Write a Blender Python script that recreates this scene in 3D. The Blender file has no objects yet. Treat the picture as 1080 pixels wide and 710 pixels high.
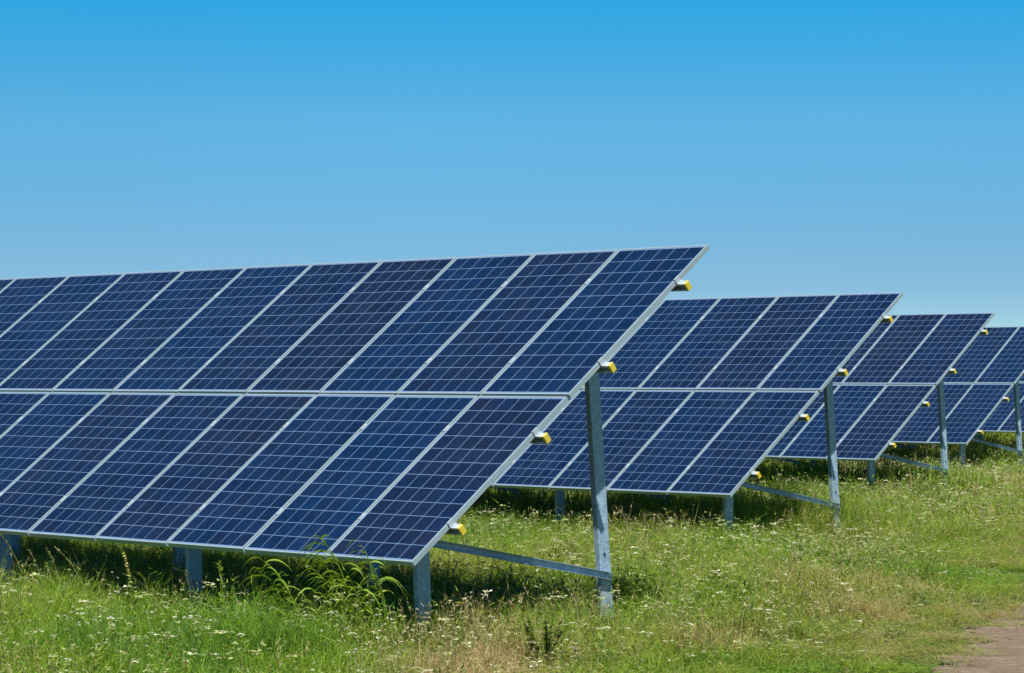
import bpy, bmesh, math, random
import numpy as np
from mathutils import Vector, Matrix
random.seed(7)
RNG = np.random.default_rng(11)
R = math.radians
S = bpy.context.scene
COL = S.collection

# ------------------------------------------------------------------ camera, sky, sun, exposure
CAM_H = 2.08
cam = bpy.data.cameras.new('camera'); cam.sensor_width = 36; cam.lens = 96.2
cam.clip_start = 0.1; cam.clip_end = 6000
co = bpy.data.objects.new('camera', cam); COL.objects.link(co)
co.location = (0, 0, CAM_H); co.rotation_euler = (R(90.819), 0, 0)
S.camera = co

SUN_DIR = Vector((0.055, -0.558, 1.0)).normalized()
SUN_EL = math.asin(SUN_DIR.z); SUN_AZ = math.atan2(SUN_DIR.x, SUN_DIR.y)
w = bpy.data.worlds.new('World'); S.world = w; w.use_nodes = True
nt = w.node_tree; nt.nodes.clear()
out = nt.nodes.new('ShaderNodeOutputWorld'); bg = nt.nodes.new('ShaderNodeBackground')
sky = nt.nodes.new('ShaderNodeTexSky'); sky.sky_type = 'NISHITA'; sky.sun_disc = False
sky.sun_elevation = SUN_EL; sky.sun_rotation = SUN_AZ
sky.altitude = 300; sky.air_density = 1.0; sky.dust_density = 0.25; sky.ozone_density = 3.0
tc = nt.nodes.new('ShaderNodeTexCoord'); mp = nt.nodes.new('ShaderNodeVectorMath'); mp.operation = 'MULTIPLY_ADD'
mp.inputs[1].default_value = (1, 1, 4.2); mp.inputs[2].default_value = (0, 0, 0.02)
hs = nt.nodes.new('ShaderNodeHueSaturation'); hs.inputs['Saturation'].default_value = 1.12; hs.inputs['Hue'].default_value = 0.49
nt.links.new(tc.outputs['Generated'], mp.inputs[0]); nt.links.new(mp.outputs[0], sky.inputs['Vector'])
nt.links.new(sky.outputs[0], hs.inputs['Color'])
# deeper, cleaner blue with height, as through the dry summer air (values doubled through the strength below)
sz = nt.nodes.new('ShaderNodeSeparateXYZ'); nt.links.new(tc.outputs['Generated'], sz.inputs[0])
sr = nt.nodes.new('ShaderNodeValToRGB'); e = sr.color_ramp.elements
ST = [(0.0, (0.60, 0.66, 0.64)), (0.033, (0.67, 0.73, 0.71)), (0.0505, (0.77, 0.92, 0.86)), (0.092, (0.88, 1.45, 1.34)), (0.136, (0.30, 1.70, 1.75)), (0.20, (0.11, 0.66, 0.86)), (0.42, (0.10, 0.30, 0.44)), (0.9, (0.09, 0.16, 0.26))]
while len(e) > 1: e.remove(e[0])
e[0].position = 0; e[0].color = tuple(v/2 for v in ST[0][1]) + (1,)
for p_, c_ in ST[1:]:
    q_ = e.new(p_); q_.color = tuple(v/2 for v in c_) + (1,)
nt.links.new(sz.outputs[2], sr.inputs[0])
mu = nt.nodes.new('ShaderNodeMix'); mu.data_type = 'RGBA'; mu.blend_type = 'MULTIPLY'; mu.inputs[0].default_value = 1; mu.clamp_result = False
nt.links.new(hs.outputs[0], mu.inputs[6]); nt.links.new(sr.outputs[0], mu.inputs[7])
ad = nt.nodes.new('ShaderNodeVectorMath'); ad.operation = 'SCALE'; ad.inputs['Scale'].default_value = 1.80
wn_ = nt.nodes.new('ShaderNodeTexNoise'); wn_.inputs['Scale'].default_value = 5.0; wn_.inputs['Detail'].default_value = 4
nt.links.new(tc.outputs['Generated'], wn_.inputs['Vector'])
mr_ = nt.nodes.new('ShaderNodeMath'); mr_.operation = 'MULTIPLY_ADD'; mr_.inputs[1].default_value = 0.16; mr_.inputs[2].default_value = 1.72
nt.links.new(wn_.outputs[0], mr_.inputs[0]); nt.links.new(mr_.outputs[0], ad.inputs['Scale'])
nt.links.new(mu.outputs[2], ad.inputs[0]); nt.links.new(ad.outputs[0], bg.inputs['Color'])
bg.inputs['Strength'].default_value = 0.12
nt.links.new(bg.outputs[0], out.inputs[0])

sl = bpy.data.lights.new('sun', 'SUN'); sl.energy = 5.0; sl.angle = R(0.53); sl.color = (1.0, 0.97, 0.92)
so = bpy.data.objects.new('sun', sl); COL.objects.link(so)
so.rotation_euler = SUN_DIR.to_track_quat('Z', 'Y').to_euler(); so.location = (0, -20, 60)
S.view_settings.view_transform = 'Standard'; S.view_settings.look = 'None'
S.view_settings.exposure = 0.55; S.view_settings.gamma = 1.0; S.view_settings.use_curve_mapping = False
S.cycles.max_bounces = 8; S.cycles.transparent_max_bounces = 8

# ------------------------------------------------------------------ helpers
def tag(o, label=None, cat=None, group=None, kind=None):
    if label: o['label'] = label
    if cat: o['category'] = cat
    if group: o['group'] = group
    if kind: o['kind'] = kind
    return o
def link(name, me, parent=None, loc=(0, 0, 0), rot=(0, 0, 0)):
    o = bpy.data.objects.new(name, me); COL.objects.link(o)
    o.location = loc; o.rotation_euler = rot
    if parent: o.parent = parent
    return o
class MB:
    def __init__(s): s.v = []; s.f = []; s.c = []; s.m = []; s.cur = 0.0; s.mi = 0
    def add(s, vs, fs):
        n = len(s.v); s.v += [tuple(p) for p in vs]; s.c += [s.cur] * len(vs)
        for f in fs: s.f.append(tuple(i + n for i in f)); s.m.append(s.mi)
    def box(s, a, b):
        (x0, y0, z0), (x1, y1, z1) = a, b
        s.add([(x0,y0,z0),(x1,y0,z0),(x1,y1,z0),(x0,y1,z0),(x0,y0,z1),(x1,y0,z1),(x1,y1,z1),(x0,y1,z1)],
              [(0,3,2,1),(4,5,6,7),(0,1,5,4),(1,2,6,5),(2,3,7,6),(3,0,4,7)])
    def prism(s, prof, A, B, ex, ey):
        """closed 2-D profile (list of (p,q)) swept from A to B, axes ex, ey"""
        A = Vector(A); B = Vector(B); ex = Vector(ex); ey = Vector(ey); n = len(prof)
        vs = [A + ex*p + ey*q for p, q in prof] + [B + ex*p + ey*q for p, q in prof]
        fs = [(i, (i+1) % n, n + (i+1) % n, n + i) for i in range(n)]
        fs += [tuple(range(n))[::-1], tuple(range(n, 2*n))]
        s.add(vs, fs)
    def mesh(s, name, *mats):
        me = bpy.data.meshes.new(name); me.from_pydata(s.v, [], s.f)
        at = me.attributes.new('rnd', 'FLOAT', 'POINT'); at.data.foreach_set('value', s.c)
        for m in mats: me.materials.append(m)
        if len(mats) > 1: me.polygons.foreach_set('material_index', s.m)
        me.update()
        return me
def recalc(me, bevel=0.0):
    bm = bmesh.new(); bm.from_mesh(me)
    bmesh.ops.recalc_face_normals(bm, faces=bm.faces)
    if bevel: bmesh.ops.bevel(bm, geom=list(bm.edges), offset=bevel, segments=1, affect='EDGES')
    bm.to_mesh(me); bm.free(); return me
class NT:
    def __init__(s, name):
        s.mat = bpy.data.materials.new(name); s.mat.use_nodes = True; s.t = s.mat.node_tree
        s.b = s.t.nodes['Principled BSDF']; s.out = s.t.nodes['Material Output']
    def n(s, typ, **kw):
        o = s.t.nodes.new('ShaderNode' + typ)
        for k, v in kw.items():
            if k.startswith('i_'):
                key = k[2:]; key = int(key) if key.isdigit() else key.replace('_', ' ')
                if hasattr(v, 'is_output'): s.t.links.new(v, o.inputs[key])
                else: o.inputs[key].default_value = v
            else: setattr(o, k, v)
        return o
    def l(s, a, b): s.t.links.new(a, b)
    def m(s, op, a, b=None, c=None, clamp=False):
        o = s.t.nodes.new('ShaderNodeMath'); o.operation = op; o.use_clamp = clamp
        for i, v in enumerate((a, b, c)):
            if v is None: continue
            if hasattr(v, 'is_output'): s.t.links.new(v, o.inputs[i])
            else: o.inputs[i].default_value = v
        return o.outputs[0]
    def mix(s, fac, a, b, blend='MIX'):
        o = s.t.nodes.new('ShaderNodeMix'); o.data_type = 'RGBA'; o.blend_type = blend
        for i, v in ((0, fac), (6, a), (7, b)):
            if hasattr(v, 'is_output'): s.t.links.new(v, o.inputs[i])
            else: o.inputs[i].default_value = v if i == 0 else (tuple(v) + (1,) if len(v) == 3 else v)
        return o.outputs[2]
    def ramp(s, fac, stops):
        o = s.t.nodes.new('ShaderNodeValToRGB'); e = o.color_ramp.elements
        while len(e) > 1: e.remove(e[0])
        e[0].position = stops[0][0]; e[0].color = tuple(stops[0][1]) + (1,)
        for p, c in stops[1:]:
            k = e.new(p); k.color = tuple(c) + (1,)
        s.t.links.new(fac, o.inputs[0]); return o.outputs[0]

# ------------------------------------------------------------------ materials
def metal(name, base, var=0.10, scale=60, rough=0.42, met=0.55, sc2=3):
    k = NT(name); tcn = k.n('TexCoord')
    vo = k.n('TexVoronoi', i_Vector=tcn.outputs['Object'], i_Scale=scale)
    n2 = k.n('TexNoise', i_Vector=tcn.outputs['Object'], i_Scale=sc2, i_Detail=5)
    f = k.m('MULTIPLY_ADD', vo.outputs['Color'], var*2, 1-var)
    g = k.m('MULTIPLY_ADD', n2.outputs[0], 0.5, 0.75)
    f = k.m('MULTIPLY', f, g)
    c = k.n('CombineColor', i_0=f, i_1=f, i_2=f).outputs[0]
    k.l(k.mix(1.0, base, c, 'MULTIPLY'), k.b.inputs['Base Color'])
    k.b.inputs['Metallic'].default_value = met
    k.l(k.m('MULTIPLY_ADD', vo.outputs['Color'], 0.2, rough-0.1), k.b.inputs['Roughness'])
    return k.mat
M_galv = metal('galvanised_steel', (0.28, 0.40, 0.50), 0.30, 55, 0.50, 0.15)
M_purl = metal('galvanised_purlin', (0.60, 0.63, 0.65), 0.12, 70, 0.45, 0.35)
M_alu = metal('anodised_aluminium', (0.33, 0.42, 0.45), 0.03, 200, 0.45, 0.30, 1.2)
def plain(name, col, rough=0.5, var=0.15, met=0.0):
    k = NT(name); tcn = k.n('TexCoord')
    n2 = k.n('TexNoise', i_Vector=tcn.outputs['Object'], i_Scale=30, i_Detail=4)
    f = k.m('MULTIPLY_ADD', n2.outputs[0], var*2, 1-var)
    c = k.n('CombineColor', i_0=f, i_1=f, i_2=f).outputs[0]
    k.l(k.mix(1.0, col, c, 'MULTIPLY'), k.b.inputs['Base Color'])
    k.b.inputs['Roughness'].default_value = rough; k.b.inputs['Metallic'].default_value = met
    return k.mat
M_yel = plain('yellow_plastic', (0.58, 0.45, 0.04), 0.45, 0.08)
M_bolt = plain('bolt_steel', (0.10, 0.11, 0.12), 0.5, 0.1, 0.6)
M_clamp = metal('clamp_aluminium', (0.33, 0.40, 0.43), 0.05, 90, 0.5, 0.15)

PW, PL, GX, GY = 0.992, 1.960, 0.018, 0.028
def cell_material():
    k = NT('solar_cells'); tcn = k.n('TexCoord'); sp = k.n('SeparateXYZ', i_Vector=tcn.outputs['Object'])
    oi = k.n('ObjectInfo')
    pit = 0.1588
    cx = k.m('DIVIDE', k.m('SUBTRACT', sp.outputs[0], (PW-6*pit)/2), pit)
    cy = k.m('DIVIDE', k.m('SUBTRACT', sp.outputs[1], (PL-12*pit)/2), pit)
    fx = k.m('FRACT', cx); fy = k.m('FRACT', cy)
    ex = k.m('ABSOLUTE', k.m('SUBTRACT', fx, 0.5)); ey = k.m('ABSOLUTE', k.m('SUBTRACT', fy, 0.5))
    gap = 0.5 - 0.0027/pit
    inx = k.m('LESS_THAN', ex, gap); iny = k.m('LESS_THAN', ey, gap)
    bx = k.m('MULTIPLY', k.m('GREATER_THAN', cx, 0.0), k.m('LESS_THAN', cx, 6.0))
    by = k.m('MULTIPLY', k.m('GREATER_THAN', cy, 0.0), k.m('LESS_THAN', cy, 12.0))
    cell = k.m('MULTIPLY', k.m('MULTIPLY', inx, iny), k.m('MULTIPLY', bx, by))
    # per-cell id
    idv = k.n('CombineXYZ', i_0=k.m('FLOOR', cx), i_1=k.m('FLOOR', cy), i_2=k.m('MULTIPLY', oi.outputs['Random'], 91.0))
    wn = k.n('TexWhiteNoise', i_Vector=idv.outputs[0]); 
    # crystal grains
    v2 = k.n('VectorMath', operation='ADD', i_0=tcn.outputs['Object'], i_1=wn.outputs['Color'])
    vo = k.n('TexVoronoi', i_Vector=v2.outputs[0], i_Scale=55.0)
    gr = k.m('MULTIPLY_ADD', k.n('SeparateColor', i_0=vo.outputs['Color']).outputs[0], 0.55, 0.72)
    cv = k.m('MULTIPLY_ADD', wn.outputs['Value'], 0.34, 0.83)
    mv = k.m('POWER', oi.outputs['Random'], 1.0)
    colA = k.mix(mv, (0.0042, 0.0115, 0.036), (0.0010, 0.0150, 0.053))
    # cell to cell hue drift
    hue = k.mix(k.n('SeparateColor', i_0=wn.outputs['Color']).outputs[1], (1.12, 0.93, 0.93), (0.90, 1.05, 1.07))
    colA = k.mix(1.0, colA, hue, 'MULTIPLY')
    f = k.m('MULTIPLY', gr, cv); fc = k.n('CombineColor', i_0=f, i_1=f, i_2=f).outputs[0]
    colA = k.mix(1.0, colA, fc, 'MULTIPLY')
    # thin silver busbars along the long side of the module
    bb = k.m('ABSOLUTE', k.m('SUBTRACT', k.m('FRACT', k.m('MULTIPLY', fx, 4.0)), 0.5))
    bus = k.m('MULTIPLY', k.m('LESS_THAN', bb, 0.011), cell)
    colA = k.mix(bus, colA, (0.06, 0.09, 0.14))
    col = k.mix(cell, (0.135, 0.22, 0.36), colA)
    # dust film, heavier low on the module
    dn = k.n('TexNoise', i_Vector=k.n('VectorMath', operation='ADD', i_0=tcn.outputs['Object'],
             i_1=k.n('CombineXYZ', i_0=k.m('MULTIPLY', oi.outputs['Random'], 37.0)).outputs[0]).outputs[0], i_Scale=2.2, i_Detail=6)
    dust = k.m('MULTIPLY', k.m('SUBTRACT', dn.outputs[0], 0.35, clamp=True), 0.035)
    col = k.mix(dust, col, (0.35, 0.33, 0.30))
    k.l(col, k.b.inputs['Base Color'])
    k.b.inputs['Roughness'].default_value = 0.5
    k.b.inputs['Specular IOR Level'].default_value = 0.08
    k.b.inputs['Coat Weight'].default_value = 0.75
    k.b.inputs['Coat Roughness'].default_value = 0.06
    k.b.inputs['Coat IOR'].default_value = 1.42
    return k.mat
M_cell = cell_material()
M_back = plain('white_backsheet', (0.6, 0.6, 0.6), 0.6)

# ------------------------------------------------------------------ ground and dirt road
def ground_material():
    k = NT('meadow_soil'); g = k.n('NewGeometry')
    a = k.n('TexNoise', i_Vector=g.outputs['Position'], i_Scale=0.35, i_Detail=6)
    b = k.n('TexNoise', i_Vector=g.outputs['Position'], i_Scale=14, i_Detail=8, i_Roughness=0.7)
    f = k.m('ADD', k.m('MULTIPLY', a.outputs[0], 0.6), k.m('MULTIPLY', b.outputs[0], 0.4))
    c = k.ramp(f, [(0.3, (0.045, 0.070, 0.014)), (0.5, (0.085, 0.120, 0.022)), (0.64, (0.13, 0.135, 0.040)), (0.78, (0.15, 0.12, 0.06))])
    k.l(c, k.b.inputs['Base Color']); k.b.inputs['Roughness'].default_value = 0.95
    k.b.inputs['Specular IOR Level'].default_value = 0.1
    bp = k.n('Bump', i_Height=b.outputs[0], i_Strength=0.8, i_Distance=0.05); k.l(bp.outputs[0], k.b.inputs['Normal'])
    return k.mat
mb = MB(); mb.add([(-3000,-3000,0),(3000,-3000,0),(3000,3500,0),(-3000,3500,0)], [(0,1,2,3)])
tag(link('ground', mb.mesh('ground', ground_material())), kind='structure')

# the track: left border passes (2.95,19.1) and runs along the row ends
RD0 = Vector((2.84, 19.1)); RDD = Vector((0.28, 0.96)).normalized(); RDN = Vector((RDD.y, -RDD.x))
def wob(t): return 0.07*math.sin(t*1.3) + 0.06*math.sin(t*3.1+1) + 0.05*math.sin(t*7.7+2) + 0.03*math.sin(t*15.1)
def road_side(x, y):
    """signed distance to the right of the road's left border"""
    dx = x-RD0.x; dy = y-RD0.y; t = dx*RDD.x+dy*RDD.y
    return dx*RDN.x+dy*RDN.y - wob(t)
def road_material():
    k = NT('dry_dirt'); g = k.n('NewGeometry')
    a = k.n('TexNoise', i_Vector=g.outputs['Position'], i_Scale=2.6, i_Detail=8, i_Roughness=0.65)
    b = k.n('TexNoise', i_Vector=g.outputs['Position'], i_Scale=16, i_Detail=8, i_Roughness=0.75)
    v = k.n('TexVoronoi', i_Vector=g.outputs['Position'], i_Scale=38, i_Randomness=1.0)
    c = k.ramp(a.outputs[0], [(0.36, (0.165, 0.122, 0.082)), (0.5, (0.235, 0.176, 0.125)), (0.62, (0.30, 0.230, 0.168))])
    c = k.mix(k.m('MULTIPLY', k.m('SUBTRACT', b.outputs[0], 0.42, clamp=True), 4.5, clamp=True), c, (0.150, 0.112, 0.068))
    st = k.m('LESS_THAN', v.outputs['Distance'], 0.16)
    c = k.mix(k.m('MULTIPLY', st, 0.5), c, (0.42, 0.36, 0.30))
    k.l(c, k.b.inputs['Base Color']); k.b.inputs['Roughness'].default_value = 0.95
    k.b.inputs['Specular IOR Level'].default_value = 0.1
    h = k.m('ADD', b.outputs[0], k.m('MULTIPLY', a.outputs[0], 1.5))
    bp = k.n('Bump', i_Height=h, i_Strength=0.7, i_Distance=0.04); k.l(bp.outputs[0], k.b.inputs['Normal'])
    return k.mat
mb = MB(); vs = []; fs = []; N = 900; ROADW = 3.4
for i in range(N+1):
    t = -40 + i*0.2 if i < 700 else 100 + (i-700)*2.0
    p = RD0 + RDD*t
    for j in range(5):
        d = [wob(t), 0.8, ROADW/2, ROADW-0.8, ROADW + 0.8*wob(t*0.9+20)][j]
        q = p + RDN*d
        vs.append((q.x, q.y, 0.004 + (0.0 if j in (0, 4) else [0, .012, .03, .012, 0][j])))
for i in range(N):
    for j in range(4):
        a = i*5+j; fs.append((a, a+1, a+6, a+5))
mb.add(vs, fs); rm = recalc(mb.mesh('dirt_road', road_material()))
tag(link('dirt_road', rm), kind='structure')

# ------------------------------------------------------------------ solar arrays
T = R(37.4); cT, sT = math.cos(T), math.sin(T)
PITCH = PW + GX
def surf(e, d, kk=0.0, topz=3.12):
    return Vector((e, d*cT + kk*sT, topz - d*sT + kk*cT))
SL = Vector((0, cT, -sT)); NM = Vector((0, sT, cT)); EX = Vector((1, 0, 0))
# module: laminate + frame, local x along the row, y down the slope
mb = MB(); mb.box((0.004, 0.004, -0.008), (PW-0.004, PL-0.004, -0.0018)); me_cell = mb.mesh('laminate', M_cell); recalc(me_cell)
lip, dep = 0.0135, 0.040
def frame_mesh():
    m = MB()
    for (a, b) in (((0,0,-dep),(PW,lip,0)), ((0,PL-lip,-dep),(PW,PL,0)), ((0,lip,-dep),(lip,PL-lip,0)), ((PW-lip,lip,-dep),(PW,PL-lip,0))):
        m.box(a, b)
    return recalc(m.mesh('module_frame', M_alu))
me_frame = frame_mesh()
mb = MB(); mb.box((-0.009-0.021, -0.035, -0.004), (-0.009+0.021, 0.035, 0.0035)); mb.box((-0.013, -0.007, 0.0035), (-0.005, 0.007, 0.009))
me_clamp = recalc(mb.mesh('mid_clamp', M_clamp))
mb = MB(); mb.box((-0.034, -0.03, -0.040), (-0.0015, 0.03, -0.034)); mb.box((-0.009, -0.03, -0.034), (-0.0015, 0.03, 0.004)); mb.box((-0.009, -0.03, 0.004), (0.010, 0.03, 0.008))
me_eclamp = recalc(mb.mesh('end_clamp', M_clamp))
PURD = (0.46, 1.53, 2.41, 3.49)
PD0, PD1 = -dep, -dep-0.068          # purlin top and bottom, along the normal
def cprof(w_, h, t):                 # C profile: web on q axis at p=0, flanges towards +p
    return [(0,0),(w_,0),(w_,t),(t,t),(t,h-t),(w_,h-t),(w_,h),(0,h)]
def capbox(d):
    m = MB(); m.prism([(-0.0265,0.0025),(0.0265,0.0025),(0.0265,-0.0705),(-0.0265,-0.0705)], surf(0,d,PD0,0)+EX*(-0.092), surf(0,d,PD0,0)+EX*(-0.070), SL, NM)
    return m
def make_row(idx, label, P, topz, ncol, front_off, clamps, group):
    """P = plan position of the top right corner of the table"""
    root = link('solar_array', None, None, (P[0], P[1], 0), (0, 0, math.atan2(0.731376, -0.681975)))
    tag(root, label, 'solar array', group)
    rr = random.Random(100+idx)
    mw = None; L_ = ncol*PITCH
    bays = int((L_-0.6)//2.86) + 1
    # posts
    def post(e, vtop, vbase, ztop, web, fl, nm='post'):
        m = MB(); A = Vector((e, vbase, -0.35)); 
        # extrapolate the lean below ground
        B = Vector((e, vtop, ztop)); G = Vector((e, vbase, 0.0)); A = G + (G-B)*(0.35/ztop)
        t = 0.005
        # C profile, web facing the row end (-x), flanges towards +x with small lips
        pr = [(0,-web/2),(fl,-web/2),(fl,-web/2+0.018),(fl-t,-web/2+0.018),(fl-t,-web/2+t),(t,-web/2+t),(t,web/2-t),(fl-t,web/2-t),(fl-t,web/2-0.018),(fl,web/2-0.018),(fl,web/2),(0,web/2)]
        m.prism(pr, A, B, EX, Vector((0,1,0)))
        me = recalc(m.mesh(nm, M_galv))
        o = link(nm, me, root); return o
    for b in range(bays):
        e = 0.48 + b*2.86
        zr = topz - (0.83+0.0)*sT/cT - 0.20 ; zf = topz - 2.62*sT/cT - 0.20
        o = post(e, 0.83, 0.64, zr, 0.118, 0.052)
        f = post(e, 2.62, 2.60+rr.uniform(-.02,.02), zf, 0.132, 0.045)
        # bolt heads where the brace meets the rear post
        if b < 3:
            for (vv, zz) in ((0.70, 0.66), (0.69, 0.50)):
                m = MB(); m.prism([(0.011*math.cos(a*math.pi/3), 0.011*math.sin(a*math.pi/3)) for a in range(6)], (e-0.010, vv, zz), (e-0.001, vv, zz), (0,1,0), (0,0,1))
                link('bolt', recalc(m.mesh('bolt', M_bolt)), o)
        # rafter along the slope between posts and purlins
        m = MB(); pr = cprof(0.05, 0.10, 0.005)
        m.prism(pr, surf(e+0.006, 0.30, PD1-0.102, topz), surf(e+0.006, 3.70, PD1-0.102, topz), EX, NM)
        link('rafter', recalc(m.mesh('rafter', M_galv)), root)
        # diagonal brace on the end side of the posts, channel open towards the row end
        m = MB(); A = Vector((e-0.003, 2.66, 0.845)); B = Vector((e-0.003, 0.64, 0.480)); dr = (B-A).normalized(); upv = dr.cross(EX).normalized()
        if upv.z < 0: upv = -upv
        pr = [(-p, q-0.029) for p, q in cprof(0.045, 0.058, 0.004)]
        m.prism(pr, A, B, EX, upv)
        link('brace', recalc(m.mesh('brace', M_galv)), root)
    # purlins with yellow caps and clamps
    for d in PURD:
        m = MB()
        base0 = surf(0, d, PD0, topz)
        pr = [(-0.024,0),(0.024,0),(0.024,-0.014),(0.020,-0.014),(0.020,-0.004),(-0.020,-0.004),(-0.020,-0.064),(0.020,-0.064),(0.020,-0.054),(0.024,-0.054),(0.024,-0.068),(-0.024,-0.068)]
        m.prism(pr, base0+EX*(-0.073), base0+EX*(L_-GX+0.08), SL, NM)
        po = link('purlin', recalc(m.mesh('purlin', M_purl)), root)
        m = capbox(d); me = recalc(m.mesh('end_cap', M_yel), 0.003)
        link('end_cap', me, po, (0, 0, topz))
        if clamps:
            for c in range(ncol+1):
                mesh = me_clamp if 0 < c < ncol else me_eclamp
                q = surf(c*PITCH if c < ncol else L_-GX, d, 0, topz)
                co_ = link('clamp' , mesh, po, q, (-T, 0, 0))
                if c == ncol: co_.rotation_euler = (T, 0, math.pi)
    # modules
    for c in range(ncol):
        for r_ in range(2):
            q = surf(c*PITCH, r_*(PL+GY), 0, topz)
            q = q + NM*rr.uniform(-0.0015, 0.0015) + SL*rr.uniform(-0.002, 0.002)
            sp_ = link('solar_panel', me_cell, root, q, (-T + rr.uniform(-.0016,.0016), rr.uniform(-.0012,.0012), 0))
            link('frame', me_frame, sp_)
    return root
GRP = 'solar arrays standing one behind another in the meadow'
rows = [
 ('nearest and largest solar array, two tiers of blue panels filling the left foreground', (1.573, 21.955), 3.130, 17, True),
 ('solar array directly behind the nearest and largest one, second from the left', (4.797, 33.63), 3.104, 14, True),
 ('third solar array from the left, before the two cut off by the right edge', (8.072, 45.80), 3.138, 13, True),
 ('fourth solar array from the left, its steel end post standing close to the right edge', (11.385, 56.93), 3.121, 12, False),
 ('farthest solar array, only its lower left corner panels showing low at the right edge', (14.85, 68.4), 3.115, 12, False),
]
for i, (lb, P, tz, nc, cl) in enumerate(rows):
    make_row(i, lb, P, tz, nc, 0, cl, GRP)

# ------------------------------------------------------------------ meadow: clump meshes
def blade_material(name, stops, rndamp=0.5, trans=0.35, attr='tint'):
    k = NT(name)
    at = k.n('Attribute', attribute_type='INSTANCER', attribute_name=attr)
    ra = k.n('Attribute', attribute_type='GEOMETRY', attribute_name='rnd')
    g = k.n('NewGeometry'); nz = k.n('TexNoise', i_Vector=g.outputs['Position'], i_Scale=1.7, i_Detail=4)
    f = k.m('ADD', at.outputs['Fac'], k.m('MULTIPLY', k.m('SUBTRACT', ra.outputs['Fac'], 0.5), rndamp))
    f = k.m('ADD', f, k.m('MULTIPLY', k.m('SUBTRACT', nz.outputs[0], 0.5), 0.5), clamp=True)
    c = k.ramp(f, stops)
    br = k.m('MULTIPLY_ADD', k.m('FRACT', k.m('MULTIPLY', ra.outputs['Fac'], 7.31)), 0.7, 0.65)
    bc = k.n('CombineColor', i_0=br, i_1=br, i_2=br).outputs[0]
    c = k.mix(1.0, c, bc, 'MULTIPLY')
    k.l(c, k.b.inputs['Base Color']); k.b.inputs['Roughness'].default_value = 0.55
    k.b.inputs['Specular IOR Level'].default_value = 0.25
    tr = k.n('BsdfTranslucent', i_Color=k.mix(1.0, c, (1.25, 1.2, 0.6), 'MULTIPLY'))
    mx = k.n('MixShader', i_0=trans); k.l(k.b.outputs[0], mx.inputs[1]); k.l(tr.outputs[0], mx.inputs[2])
    k.l(mx.outputs[0], k.out.inputs[0])
    return k.mat
GREENS = [(0.0, (0.11, 0.24, 0.035)), (0.2, (0.21, 0.37, 0.016)), (0.45, (0.25, 0.33, 0.045)), (0.65, (0.33, 0.32, 0.10)), (1.0, (0.46, 0.36, 0.19))]
M_grass = blade_material('grass_blades', GREENS, 0.55, 0.42)
M_leaf = blade_material('weed_leaves', [(0.0, (0.050, 0.130, 0.030)), (0.5, (0.12, 0.22, 0.035)), (1.0, (0.24, 0.30, 0.07))], 0.8, 0.4)
M_straw = blade_material('dry_stalks', [(0.0, (0.22, 0.23, 0.08)), (0.5, (0.34, 0.29, 0.14)), (1.0, (0.42, 0.33, 0.20))], 0.8, 0.2)
M_white = blade_material('cream_petals', [(0.0, (0.30, 0.34, 0.12)), (0.6, (0.42, 0.43, 0.22)), (1.0, (0.58, 0.58, 0.46))], 0.8, 0.25)
M_yfl = blade_material('yellow_petals', [(0.0, (0.48, 0.46, 0.10)), (1.0, (0.62, 0.58, 0.20))], 0.6, 0.25)
M_rust = blade_material('rusty_seeds', [(0.0, (0.28, 0.14, 0.06)), (0.5, (0.36, 0.22, 0.10)), (1.0, (0.42, 0.33, 0.16))], 0.9, 0.2)
M_lush = blade_material('broad_grass_leaves', [(0.0, (0.13, 0.25, 0.02)), (0.5, (0.24, 0.36, 0.03)), (1.0, (0.36, 0.42, 0.07))], 0.8, 0.45)

def blade(m, x, y, z, az, h, lean, wd, seg=3, curl=1.0, rnd=None, droop=0.0):
    """curved tapering strip"""
    m.cur = random.random() if rnd is None else rnd
    dx, dy = math.cos(az), math.sin(az); fa = az + math.pi/2 + random.uniform(-0.9, 0.9); px, py = math.cos(fa), math.sin(fa)
    vs = []; fs = []
    for i in range(seg+1):
        t = i/seg; b = lean*(t**(1+curl)); zz = h*(t - droop*t*t*t)
        wdt = wd*(1-t**1.6)*0.5 if i < seg else 0
        cx, cy, cz = x+dx*b, y+dy*b, z+zz
        if i < seg: vs += [(cx-px*wdt, cy-py*wdt, cz), (cx+px*wdt, cy+py*wdt, cz)]
        else: vs.append((cx, cy, cz))
    for i in range(seg-1): a = 2*i; fs.append((a, a+1, a+3, a+2))
    a = 2*(seg-1); fs.append((a, a+1, a+2))
    m.add(vs, fs)
    return vs[-1]
def disc(m, c, r, flat=1.0, n=6, tilt=(0, 0)):
    cx, cy, cz = c; m.cur = random.random()
    vs = [(cx+r*math.cos(i*2*math.pi/n)*flat, cy+r*math.sin(i*2*math.pi/n), cz + r*math.cos(i*2*math.pi/n)*tilt[0] + r*math.sin(i*2*math.pi/n)*tilt[1]) for i in range(n)]
    vs.append((cx, cy, cz+r*0.35)); m.add(vs, [(i, (i+1) % n, n) for i in range(n)])
def rd(R_): 
    a = random.uniform(0, 2*math.pi); r = R_*math.sqrt(random.random()); return r*math.cos(a), r*math.sin(a)
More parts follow.
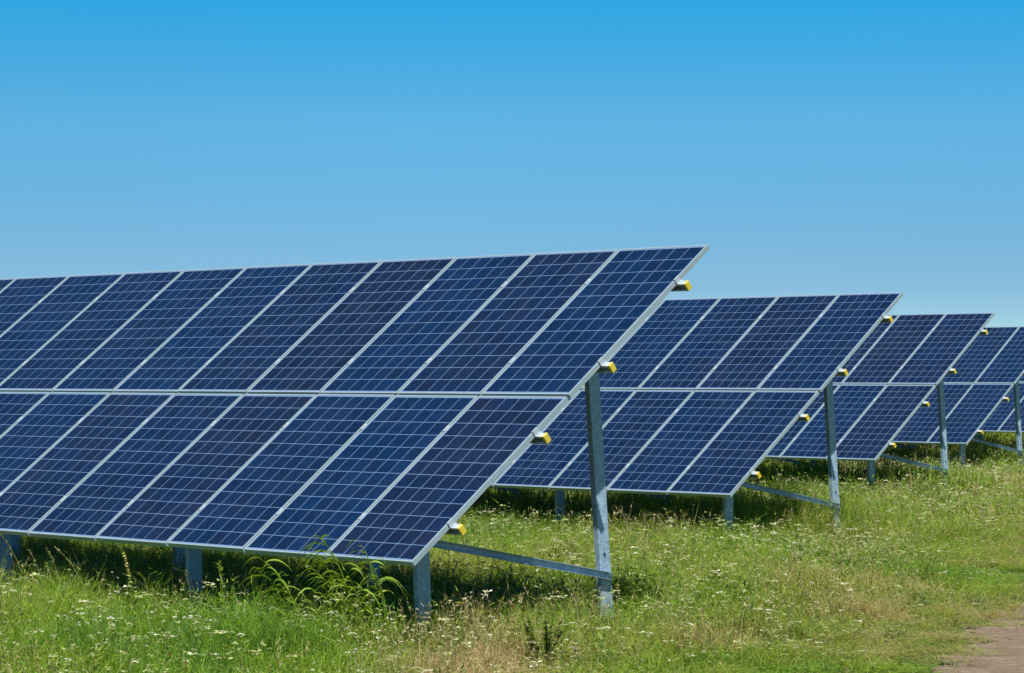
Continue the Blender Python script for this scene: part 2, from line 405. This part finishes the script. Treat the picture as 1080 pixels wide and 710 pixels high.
def clump_grass(n, rad, h0, h1, wd=0.005, lean=0.5):
    m = MB()
    for _ in range(n):
        x, y = rd(rad); h = random.uniform(h0, h1)*(1-0.3*(x*x+y*y)/(rad*rad))
        az = random.uniform(0, 6.283); ln = h*random.uniform(0.2, lean*2.4); cu = random.uniform(0.4, 1.4)
        blade(m, x, y, 0, az, h, ln, wd*random.uniform(0.6, 1.5), curl=cu, droop=random.uniform(0, 0.45))
        if random.random() < 0.75:
            t = random.uniform(0.45, 1.0); l = random.uniform(0.03, 0.09)*h1/0.36
            blade(m, x+math.cos(az)*ln*t**(1+cu), y+math.sin(az)*ln*t**(1+cu), h*t*0.9, random.uniform(0, 6.283), l*random.uniform(-0.3, 0.4), l, wd*random.uniform(1.2, 2.4), seg=2, curl=0.2)
    return m.mesh('grass_clump', M_grass)
def clump_weed(n, rad, h0, h1):
    m = MB()
    for _ in range(n):
        x, y = rd(rad); h = random.uniform(h0, h1); az = random.uniform(0, 6.28)
        m.mi = 0
        tip = blade(m, x, y, 0, az, h, h*0.3, 0.004)
        for j in range(random.randint(6, 11)):
            t = random.uniform(0.2, 1); z = h*t; bx = x+math.cos(az)*h*0.3*t**2; by = y+math.sin(az)*h*0.3*t**2
            a2 = random.uniform(0, 6.28); l = random.uniform(0.025, 0.06)
            blade(m, bx, by, z, a2, l*random.uniform(-0.2, 0.8), l, random.uniform(0.010, 0.020), seg=2, curl=0.2)
    return m.mesh('weed_clump', M_leaf)
def clump_straw(n, rad, h0, h1):
    m = MB()
    for _ in range(n):
        x, y = rd(rad); h = random.uniform(h0, h1); az = random.uniform(0, 6.28); ln = h*random.uniform(0.1, 0.5)
        tip = blade(m, x, y, 0, az, h, ln, 0.0032, curl=0.8)
        for j in range(8):     # loose panicle
            t = 1 - j*0.022; q = (x+math.cos(az)*ln*t**1.8, y+math.sin(az)*ln*t**1.8, h*t)
            blade(m, *q, random.uniform(0, 6.28), random.uniform(0.005, 0.025), random.uniform(0.01, 0.028), 0.006, seg=2, curl=0)
    return m.mesh('straw_clump', M_straw)
def clump_flower(n, rad, h0, h1, r0, r1, pet):
    m = MB()
    for _ in range(n):
        x, y = rd(rad); h = random.uniform(h0, h1); az = random.uniform(0, 6.28); m.mi = 0
        tip = blade(m, x, y, 0, az, h, h*0.25, 0.004)
        for j in range(5):
            t = random.uniform(0.1, 0.8)
            blade(m, x+math.cos(az)*h*0.25*t*t, y+math.sin(az)*h*0.25*t*t, h*t, random.uniform(0, 6.28), 0.03, 0.04, 0.008, seg=2)
        m.mi = 1; r = random.uniform(r0, r1)
        for j in range(random.randint(3, 7)):     # umbel of several small heads, nearly level
            ox, oy = rd(r*1.3)
            disc(m, (tip[0]+ox, tip[1]+oy, tip[2]+random.uniform(-0.004, 0.006)), r*random.uniform(0.35, 0.7), 1.0, 5, (random.uniform(-.3,.3), random.uniform(-.3,.3)))
        m.mi = 0
    return m.mesh('flower_clump', M_leaf, pet)
def clump_dock(n, rad, h0, h1):
    m = MB()
    for _ in range(n):
        x, y = rd(rad); h = random.uniform(h0, h1); az = random.uniform(0, 6.28); ln = h*random.uniform(0.05, 0.3)
        m.mi = 0; blade(m, x, y, 0, az, h, ln, 0.005)
        m.mi = 1
        for j in range(30):
            t = random.uniform(0.5, 1.0)
            blade(m, x+math.cos(az)*ln*t*t, y+math.sin(az)*ln*t*t, h*t, random.uniform(0, 6.28), random.uniform(-0.004, 0.014), random.uniform(0.006, 0.022), 0.009, seg=2, curl=0)
    return m.mesh('seed_clump', M_straw, M_rust)

# scatter through geometry nodes: one stuff object per kind of cover
def scatter(name, label, cat, meshes, pts, rots, scls, idx, tint):
    c = bpy.data.collections.new(name + '_sources')
    for i, me in enumerate(meshes):
        o = bpy.data.objects.new('%s_source_%02d' % (name, i), me); c.objects.link(o)
    me = bpy.data.meshes.new(name); n = len(pts)
    me.vertices.add(n); me.vertices.foreach_set('co', np.asarray(pts, dtype=np.float32).ravel())
    def at(nm, typ, arr, key='value'):
        a = me.attributes.new(nm, typ, 'POINT'); a.data.foreach_set(key, np.asarray(arr).ravel())
    at('rot', 'FLOAT_VECTOR', np.asarray(rots, dtype=np.float32), 'vector'); at('scl', 'FLOAT_VECTOR', np.asarray(scls, dtype=np.float32), 'vector')
    at('idx', 'INT', np.asarray(idx, dtype=np.int32)); at('tint', 'FLOAT', np.asarray(tint, dtype=np.float32))
    o = link(name, me); tag(o, label, cat, None, 'stuff')
    g = bpy.data.node_groups.new(name, 'GeometryNodeTree')
    g.interface.new_socket('Geometry', in_out='INPUT', socket_type='NodeSocketGeometry'); g.interface.new_socket('Geometry', in_out='OUTPUT', socket_type='NodeSocketGeometry')
    gi = g.nodes.new('NodeGroupInput'); go = g.nodes.new('NodeGroupOutput')
    ci = g.nodes.new('GeometryNodeCollectionInfo'); ci.inputs['Collection'].default_value = c
    ci.inputs['Separate Children'].default_value = True; ci.inputs['Reset Children'].default_value = True
    ip = g.nodes.new('GeometryNodeInstanceOnPoints'); ip.inputs['Pick Instance'].default_value = True
    def na(nm, typ):
        q = g.nodes.new('GeometryNodeInputNamedAttribute'); q.data_type = typ; q.inputs['Name'].default_value = nm
        return [s_ for s_ in q.outputs if s_.enabled and s_.name == 'Attribute'][0]
    mp_ = g.nodes.new('GeometryNodeMeshToPoints')
    g.links.new(gi.outputs[0], mp_.inputs['Mesh']); g.links.new(mp_.outputs[0], ip.inputs['Points'])
    g.links.new(ci.outputs[0], ip.inputs['Instance'])
    g.links.new(na('idx', 'INT'), ip.inputs['Instance Index']); g.links.new(na('rot', 'FLOAT_VECTOR'), ip.inputs['Rotation']); g.links.new(na('scl', 'FLOAT_VECTOR'), ip.inputs['Scale'])
    g.links.new(ip.outputs[0], go.inputs[0])
    md = o.modifiers.new('scatter', 'NODES'); md.node_group = g
    return o

# smooth value noise on numpy arrays
def vnoise(x, y, sc, seed):
    r = np.random.default_rng(seed); G = r.random((256, 256))
    u = x*sc + 500.3; v = y*sc + 500.7; iu = np.floor(u).astype(int); iv = np.floor(v).astype(int); fu = u-iu; fv = v-iv
    fu = fu*fu*(3-2*fu); fv = fv*fv*(3-2*fv)
    g = lambda a, b: G[a % 256, b % 256]
    return (g(iu,iv)*(1-fu)+g(iu+1,iv)*fu)*(1-fv) + (g(iu,iv+1)*(1-fu)+g(iu+1,iv+1)*fu)*fv
def fbm(x, y, sc, seed): return (vnoise(x,y,sc,seed)*0.55 + vnoise(x,y,sc*2.3,seed+1)*0.28 + vnoise(x,y,sc*5.1,seed+2)*0.17)
def spot(x, y, cx, cy, rx, ry): return np.exp(-(((x-cx)/rx)**2 + ((y-cy)/ry)**2))
def sample(y0, y1, dens, marg=2.2):
    """random plan positions in the view wedge between two depths"""
    k = 0.1885; n = int(((y1*y1-y0*y0)*k + 2*marg*(y1-y0))*dens)
    y = np.sqrt(RNG.random(n)*(y1*y1-y0*y0)+y0*y0); hw = y*k+marg; x = (RNG.random(n)*2-1)*hw
    rs = np.vectorize(road_side)(x, y)
    return x, y, rs
Uv = np.array([-0.681975, 0.731376]); Vv = np.array([-0.731376, -0.681975])
def rowpos(x, y):
    """distance (v) in front of the nearest row's top edge line, e along it; v in -9..3"""
    best = None
    P0 = np.array([1.573, 21.942]); D = np.array([3.24, 11.7])
    dx = x-P0[0]; dy = y-P0[1]; v = dx*Vv[0]+dy*Vv[1]; stepv = abs(D@Vv)
    kk = np.round((-v-1.0)/stepv); kk = np.clip(kk, 0, 5)
    vv = v + kk*stepv; ee = (dx-kk*D[0])*Uv[0] + (dy-kk*D[1])*Uv[1]
    return vv, ee, kk
def height_map(x, y, rs):
    v, e, rk = rowpos(x, y)
    h = 0.56 + 0.55*fbm(x, y, 0.5, 3) + 0.45*np.clip(vnoise(x, y, 1.6, 55)-0.55, 0, 1)*2
    under = np.clip((e+1.5)/2.5, 0, 1)                      # taller beside and under the tables, mown towards the track
    h = h*(0.66 + 0.50*under)
    h = h + np.where(rk < 0.5, 0.26, 0.10)*np.clip((e+0.6)/1.2, 0, 1)*np.exp(-((v-3.9)/0.85)**2)*np.where(v > 3.9, 1.0, 1.0)
    # rank weeds left standing in the shade below the tables
    h = h + np.where(rk < 0.5, 0.55*np.clip((e-2.0)/1.5, 0, 1), 1.05*np.clip((e+0.1)/0.8, 0, 1))*np.exp(-((v-1.0)/1.55)**6)
    h = h + 0.28*np.exp(-((e-0.7)/1.1)**2)*np.exp(-((v-1.8)/1.6)**4)*np.where(rk < 0.5, 0.45, 1.0)
    h = h + 0.25*spot(x, y, -0.25, 19.4, 0.5, 1.0) + np.where(rk < 0.5, 0.16 + 0.14*np.clip((e-2)/1.5, 0, 1), 0.0)*np.exp(-((v-3.0)/0.40)**2)*(e > 0.3) + 0.22*np.clip((v-3.6)/0.6, 0, 1)   # unmown strip along the lower edge of each table
    h = h*(1.0 + 0.30*np.clip(-rs-0.8, 0, 1))
    h = h*(1 - np.where(rk < 0.5, 0.30, 0.0)*np.clip((e-0.2)/1.0, 0, 1)*np.exp(-((v-1.2)/1.6)**4))
    h = h*np.clip(0.20 + 0.45*(-rs), 0.16, 1.0)
    return h
def tint_map(x, y, rs):
    v, e, rk = rowpos(x, y)
    t = 0.13 + 1.0*(fbm(x, y, 0.55, 20)-0.32)
    t = t - 0.06*spot(x, y, -3.6, 18.0, 2.4, 2.6) + 0.35*(vnoise(x, y, 1.9, 77)-0.5)
    t = t + 0.90*spot(x, y, -0.22, 18.6, 0.46, 2.2)          # dry brownish patch in front of the end posts
    t = t + 0.20*spot(x, y, 1.0, 20.2, 1.2, 1.0) + 0.25*spot(x, y, 2.9, 24.5, 1.0, 2.5)
    t = t + 0.25*np.clip(1+rs/0.9, 0, 1)
    t = t + 0.18*np.clip((y-38)/20, 0, 1)
    t = t + 0.12*spot(x, y, -0.3, 24.0, 1.5, 1.8)
    return np.clip(t, 0, 1)
def keep_off_road(rs, edge=0.0):
    p = np.where(rs < edge, 1.0, np.exp(-(rs-edge)/0.18)*0.5 + 0.012)
    p = np.where(rs > ROADW, 1.0, p)
    return RNG.random(len(rs)) < p
def arrs(x, y, s, sxy, nproto, tint):
    n = len(x); pts = np.stack([x, y, np.zeros(n)], 1); rots = np.stack([RNG.normal(0, .05, n), RNG.normal(0, .05, n), RNG.random(n)*6.283], 1)
    return pts, rots, np.stack([sxy, sxy, s], 1), RNG.integers(0, nproto, n), tint

# green grass, three depth bands
random.seed(21)
G_near = [clump_grass(120, 0.20, 0.12, 0.36, 0.0046) for _ in range(7)]
G_far = [clump_grass(90, 0.30, 0.12, 0.36, 0.010) for _ in range(4)]
X = []; Y = []; RS = []; SX = []; ID = []
for (y0, y1, dn, sx, far) in ((14.5, 24, 17, 1.0, 0), (24, 36, 12, 1.15, 0), (36, 60, 6.5, 1.35, 1), (60, 130, 2.2, 2.0, 1), (130, 300, 0.25, 6, 1)):
    x, y, rs = sample(y0, y1, dn, 4.5); kp = keep_off_road(rs); x, y, rs = x[kp], y[kp], rs[kp]
    X.append(x); Y.append(y); RS.append(rs); SX.append(np.full(len(x), sx)*RNG.uniform(0.8, 1.2, len(x)))
    ID.append(RNG.integers(0, 7, len(x)) if not far else RNG.integers(7, 11, len(x)))
x = np.concatenate(X); y = np.concatenate(Y); rs = np.concatenate(RS); sx = np.concatenate(SX); ids = np.concatenate(ID)
h = height_map(x, y, rs)*RNG.uniform(0.75, 1.25, len(x))
a = arrs(x, y, h, sx, 1, tint_map(x, y, rs) + RNG.normal(0, 0.07, len(x)))
scatter('meadow_grass', 'dense green meadow grass growing under and between the solar arrays', 'grass', G_near + G_far, a[0], a[1], a[2], ids, a[4])

# low weeds with small leaves
W_ = [clump_weed(9, 0.16, 0.10, 0.30) for _ in range(4)]
x, y, rs = sample(14.5, 50, 5.0); kp = keep_off_road(rs) & (fbm(x, y, 0.7, 40) > 0.38); x, y, rs = x[kp], y[kp], rs[kp]
a = arrs(x, y, np.minimum(height_map(x, y, rs), 1.2)*RNG.uniform(0.8, 1.4, len(x)), RNG.uniform(0.8, 1.3, len(x)), 4, 0.35+0.65*RNG.random(len(x)))
scatter('leafy_weeds', 'low leafy green weeds mixed into the meadow grass', 'weeds', W_, *a)

# dry stalks with seed heads
St = [clump_straw(9, 0.22, 0.22, 0.46) for _ in range(5)]
x, y, rs = sample(14.5, 60, 4.5)
pr = 0.32 + 0.6*spot(x, y, -0.22, 18.8, 0.5, 2.0) + 0.9*np.clip((tint_map(x, y, rs)-0.3)*2.2, 0, 1); kp = keep_off_road(rs, -0.15) & (RNG.random(len(x)) < pr); x, y, rs = x[kp], y[kp], rs[kp]
a = arrs(x, y, np.minimum(height_map(x, y, rs), 1.15)*RNG.uniform(0.7, 1.2, len(x)), RNG.uniform(0.8, 1.3, len(x)), 5, RNG.random(len(x)))
scatter('dry_stalks', 'pale dry grass stalks with loose seed heads in the meadow', 'dry grass', St, *a)

# cream wild flowers
Fl = [clump_flower(5, 0.22, 0.22, 0.40, 0.008, 0.023, M_white) for _ in range(5)]
x, y, rs = sample(14.5, 62, 15.0)
v, e, rk = rowpos(x, y)
pr = 0.16 + 1.3*np.clip(fbm(x, y, 0.8, 60)-0.46, 0, 1)*2 + 0.45*np.exp(-((v-3.5)/0.5)**2)*(e > -1)
pr = pr + 0.55*spot(x, y, 0.9, 22.2, 1.3, 1.8) + 0.6*spot(x, y, -2.9, 21.9, 1.0, 0.8) + 0.5*spot(x, y, 3.0, 29.5, 1.4, 3.0) + 0.35*spot(x, y, -0.2, 24.5, 1.2, 2.0) + 0.5*spot(x, y, -0.2, 19.3, 0.7, 1.0) + 0.5*spot(x, y, 7.5, 42, 2.0, 6.0)
kp = keep_off_road(rs, -0.5) & (RNG.random(len(x)) < pr); x, y, rs = x[kp], y[kp], rs[kp]
a = arrs(x, y, np.minimum(height_map(x, y, rs), 1.15)*RNG.uniform(0.75, 1.15, len(x)), RNG.uniform(0.8, 1.2, len(x)), 5, RNG.random(len(x)))
scatter('wild_flowers', 'small cream white wild flowers scattered through the meadow', 'wild flowers', Fl, *a)

# tall stems that stand up against the shade of the tables
Ts = [clump_straw(4, 0.18, 0.34, 0.56) for _ in range(4)] + [clump_weed(3, 0.15, 0.30, 0.48) for _ in range(3)]
x, y, rs = sample(15, 62, 5.0); v, e, rk = rowpos(x, y)
pr = 0.75*np.exp(-((v-3.45)/0.40)**2)*(e > -1.2) + 0.02*(e > -2)
kp = keep_off_road(rs, -0.8) & (RNG.random(len(x)) < pr); x, y, rs = x[kp], y[kp], rs[kp]
a = arrs(x, y, RNG.uniform(0.7, 1.2, len(x)), np.ones(len(x)), 7, RNG.random(len(x))*0.8)
scatter('tall_stems', 'tall thin stems and weeds standing along the lower edges of the arrays', 'tall weeds', Ts, *a)

# rusty seed heads of the dry patch
Dk = [clump_dock(4, 0.15, 0.28, 0.48) for _ in range(3)]
x, y, rs = sample(15, 40, 6.0)
pr = 0.03 + 1.2*spot(x, y, -0.25, 18.9, 0.50, 1.8) + 0.15*spot(x, y, 1.1, 20.3, 0.8, 0.8) + 0.25*spot(x, y, 2.9, 24.0, 0.8, 2.0)
kp = keep_off_road(rs, -0.5) & (RNG.random(len(x)) < pr); x, y, rs = x[kp], y[kp], rs[kp]
a = arrs(x, y, np.minimum(height_map(x, y, rs), 1.1)*RNG.uniform(0.8, 1.1, len(x)), np.ones(len(x)), 3, RNG.random(len(x)))
scatter('reddish_seed_heads', 'reddish brown seed heads in the dry patch before the end post', 'seed heads', Dk, *a)

# ------------------------------------------------------------------ single plants one can tell apart
def at_px(px, py_base, depth):
    return ((px-540)/2886*depth, depth, 0)
def plant(name, me, label, cat, loc, group=None, rz=0.0, tint=0.5):
    o = link(name, me, None, loc, (0, 0, rz)); o['tint'] = tint; return tag(o, label, cat, group)
def bent_grass(stems, seed):
    """stems: (base dx, tip dx, height, droop, leaves)"""
    random.seed(seed); m = MB()
    for (bx, tx, hh, dr) in stems:
        n = 10; P = []
        for i in range(n+1):
            t = i/n; P.append(Vector((bx + (tx-bx)*t**1.9, 0.10*math.sin(bx*9+t*2), hh*(t*1.15-0.15*t**4)/1.0)))
        for i in range(n):      # stem: thin 4-sided tube
            r0 = 0.008*(1-0.6*i/n); r1 = 0.008*(1-0.6*(i+1)/n); m.cur = 0.35
            a, b = P[i], P[i+1]
            vs = [a+Vector((r0,0,0)), a+Vector((0,r0,0)), a-Vector((r0,0,0)), a-Vector((0,r0,0)), b+Vector((r1,0,0)), b+Vector((0,r1,0)), b-Vector((r1,0,0)), b-Vector((0,r1,0))]
            m.add(vs, [(j, (j+1) % 4, 4+(j+1) % 4, 4+j) for j in range(4)])
        for i in range(1, n+1):  # long arching leaves blown to the left
            for _ in range(1 if i < 5 else 2):
                p = P[i]; az = random.choice((math.pi, math.pi, math.pi, 0.3)) + random.uniform(-0.9, 0.9); L = random.uniform(0.13, 0.32)*dr*(1.2-0.06*i)
                m.cur = random.random()
                fa = random.uniform(-0.5, 0.5); wd = random.uniform(0.009, 0.019)
                vs = []; k2 = 6
                up = random.uniform(0.5, 1.7)
                for q in range(k2+1):
                    t = q/k2; c = p + Vector((math.cos(az)*L*t, math.sin(az)*L*t, L*(up*t - (0.35+up)*t*t)))
                    ww = wd*math.sin(math.pi*min(1, 0.18+0.82*t))*0.5 if q < k2 else 0.0005
                    nn = Vector((-math.sin(az)*math.cos(fa), math.cos(az)*math.cos(fa), math.sin(fa)+0.6)).normalized()
                    vs += [c-nn*ww, c+nn*ww]
                m.add(vs, [(2*q, 2*q+1, 2*q+3, 2*q+2) for q in range(k2)])
    for _ in range(170):
        b = random.choice(stems); h = random.uniform(0.22, 0.46); az = math.pi + random.uniform(-1.5, 1.5)
        blade(m, b[0]+random.uniform(-0.13, 0.13), random.uniform(-0.08, 0.08), 0, az, h, h*random.uniform(0.2, 0.8), random.uniform(0.007, 0.014), seg=5, curl=1.0, droop=random.uniform(0.1, 0.45))
    return m.mesh('tall_grass', M_lush)
GT = 'tall bent grass plants along the lower edge of the nearest array'
plant('tall_grass', bent_grass([(0.05,-0.22,0.90,1.25),(-0.02,-0.26,0.80,1.2),(0.12,-0.10,0.76,1.15),(0.0,-0.30,0.70,1.0),(0.10,-0.08,0.62,1.0),(0.16,-0.16,0.52,0.9),(-0.05,-0.22,0.5,0.9),(0.08,-0.02,0.46,0.9),(-0.12,-0.30,0.44,0.9)], 1), 'tallest bright green grass plant bent over the lower edge of the nearest array', 'grass plant', at_px(370, 0, 19.75), GT)
plant('tall_grass', bent_grass([(0.06,-0.08,0.84,1.05),(0.12,-0.02,0.72,1.0),(0.10,0.02,0.60,0.9),(0.02,-0.06,0.48,0.8)], 2), 'slim bright green grass plant just left of the nearest array\'s corner post', 'grass plant', at_px(394, 0, 19.8), GT)
plant('tall_grass', bent_grass([(0.08,-0.20,0.70,1.15),(0.02,-0.24,0.62,1.1),(0.12,-0.05,0.5,0.9),(0.0,-0.18,0.45,0.9)], 3), 'low arching green grass plant left of the tallest bent grass', 'grass plant', at_px(308, 0, 20.2), GT)
def herb(h, n, seed, spread=0.12, lw=0.03, mat=None, nst=3):
    random.seed(seed); m = MB()
    for s_ in range(nst):
        bx, by = rd(0.04); tx, ty = rd(spread); hh = h*random.uniform(0.75, 1.0) if s_ else h
        for i in range(8):
            t0, t1 = i/8, (i+1)/8; a = Vector((bx+tx*t0, by+ty*t0, hh*t0)); b = Vector((bx+tx*t1, by+ty*t1, hh*t1)); r = 0.004; m.cur = 0.3
            m.add([a+Vector((r,0,0)), a+Vector((-r/2,r,0)), a+Vector((-r/2,-r,0)), b+Vector((r,0,0)), b+Vector((-r/2,r,0)), b+Vector((-r/2,-r,0))], [(0,1,4,3),(1,2,5,4),(2,0,3,5)])
        for _ in range(n):
            t = random.uniform(0.25, 1.0)**0.8; p = (bx+tx*t, by+ty*t, hh*t); L = random.uniform(0.05, 0.12)*(1.15-0.5*t)
            blade(m, *p, random.uniform(0, 6.28), L*random.uniform(0.1, 0.7), L, lw*random.uniform(0.5, 1), seg=4, curl=0.3, droop=0.4)
    return m.mesh('herb', mat or M_lush)
plant('leafy_herb', herb(0.66, 16, 4), 'upright leafy green herb standing against the dark shade in front of the second lower post', 'wild plant', at_px(236, 0, 21.0))
plant('leafy_herb', herb(0.42, 14, 5, 0.10, 0.025), 'short leafy green herb at the foot of the corner post', 'wild plant', at_px(421, 0, 19.6))
plant('leafy_shrub', herb(0.42, 70, 6, 0.22, 0.018, M_leaf, 9), 'dark green leafy shrub right of the dry brown patch', 'wild plant', at_px(572, 0, 19.0), tint=1.0)
plant('leafy_shrub', herb(0.36, 50, 9, 0.2, 0.016, M_leaf, 7), 'small leafy shrub in the sunny meadow between the two end posts', 'wild plant', at_px(745, 0, 25.0), tint=1.0)
def mullein(h):
    random.seed(8); m = MB(); m.mi = 0
    blade(m, 0, 0, 0, 2.8, h, 0.10, 0.012, seg=6)
    for _ in range(14):
        t = random.uniform(0.05, 0.6); blade(m, -0.1*t*t, 0, h*t, random.uniform(0, 6.28), 0.03, 0.07, 0.018, seg=3)
    m.mi = 1
    for _ in range(70):
        t = random.uniform(0.62, 1.0); r = 0.014*(1.25-t); a = random.uniform(0, 6.28)
        disc(m, (-0.095*t*t+r*math.cos(a), r*math.sin(a), h*t), 0.010, 1, 5, (random.uniform(-.8,.8), random.uniform(-.8,.8)))
    return m.mesh('flower_spike', M_leaf, M_yfl)
plant('flower_spike', mullein(0.66), 'single pale yellow flower spike against the dark shade under the nearest array', 'wild flower', at_px(143, 0, 22.0))
def plume(h, lean, seed):
    random.seed(seed); m = MB()
    n = 12; P = [Vector((-lean*(i/n)**2.3, 0, h*(i/n)*(1.06-0.06*(i/n)**3))) for i in range(n+1)]
    for i in range(n):
        a, b = P[i], P[i+1]; r = 0.0022; m.cur = 0.2
        m.add([a+Vector((r,0,0)), a+Vector((-r/2,r,0)), a+Vector((-r/2,-r,0)), b+Vector((r,0,0)), b+Vector((-r/2,r,0)), b+Vector((-r/2,-r,0))], [(0,1,4,3),(1,2,5,4),(2,0,3,5)])
    for _ in range(110):
        t = random.uniform(0.78, 1.0); p = (-lean*t**2.3, 0, h*t*(1.06-0.06*t**3))
        blade(m, *p, math.pi+random.uniform(-1.9, 1.9), random.uniform(-0.010, 0.022), random.uniform(0.010, 0.030)*(1.3-t*0.5), 0.007, seg=2, curl=0)
    for _ in range(4):
        t = random.uniform(0.1, 0.5); blade(m, -lean*t**2.3, 0, h*t, random.uniform(0, 6.28), 0.10, 0.10, 0.006, seg=4)
    return m.mesh('seed_plume', M_straw)
GP = 'pale seed plumes against the shade under the nearest array'
for j, (px, h, ln, dpt, lb) in enumerate((
    (32, 0.80, 0.18, 22.6, 'leftmost and tallest pale seed plume, leaning in front of the leftmost visible post'),
    (50, 0.66, 0.10, 22.4, 'short pale seed plume second from the left, against the dark shade'),
    (69, 0.68, 0.10, 22.2, 'pale seed plume third from the left, against the dark shade'),
    (98, 0.70, 0.20, 22.0, 'pale arching seed plume fourth from the left, the most bent one'),
    (203, 0.56, 0.03, 21.3, 'small upright seed plume beside the second lower post'))):
    plant('seed_plume', plume(h, ln*1.5, 30+j), lb, 'grass stalk', at_px(px, 0, dpt), GP, tint=0.1)
def poppy():
    random.seed(5); m = MB(); m.mi = 0; tip = blade(m, 0, 0, 0, 1.0, 0.44, 0.05, 0.008, seg=4)
    for _ in range(8): blade(m, 0, 0, random.uniform(0.05, 0.3), random.uniform(0, 6.28), 0.04, 0.06, 0.012, seg=2)
    m.mi = 1
    for j in range(10):
        a = j*0.628; blade(m, tip[0], tip[1], tip[2], a, 0.008, 0.022, 0.013, seg=3, curl=0)
    return m.mesh('yellow_flower', M_leaf, M_yel)
plant('yellow_flower', poppy(), 'single bright orange yellow flower left of the dry brown patch', 'wild flower', at_px(479, 0, 19.7))
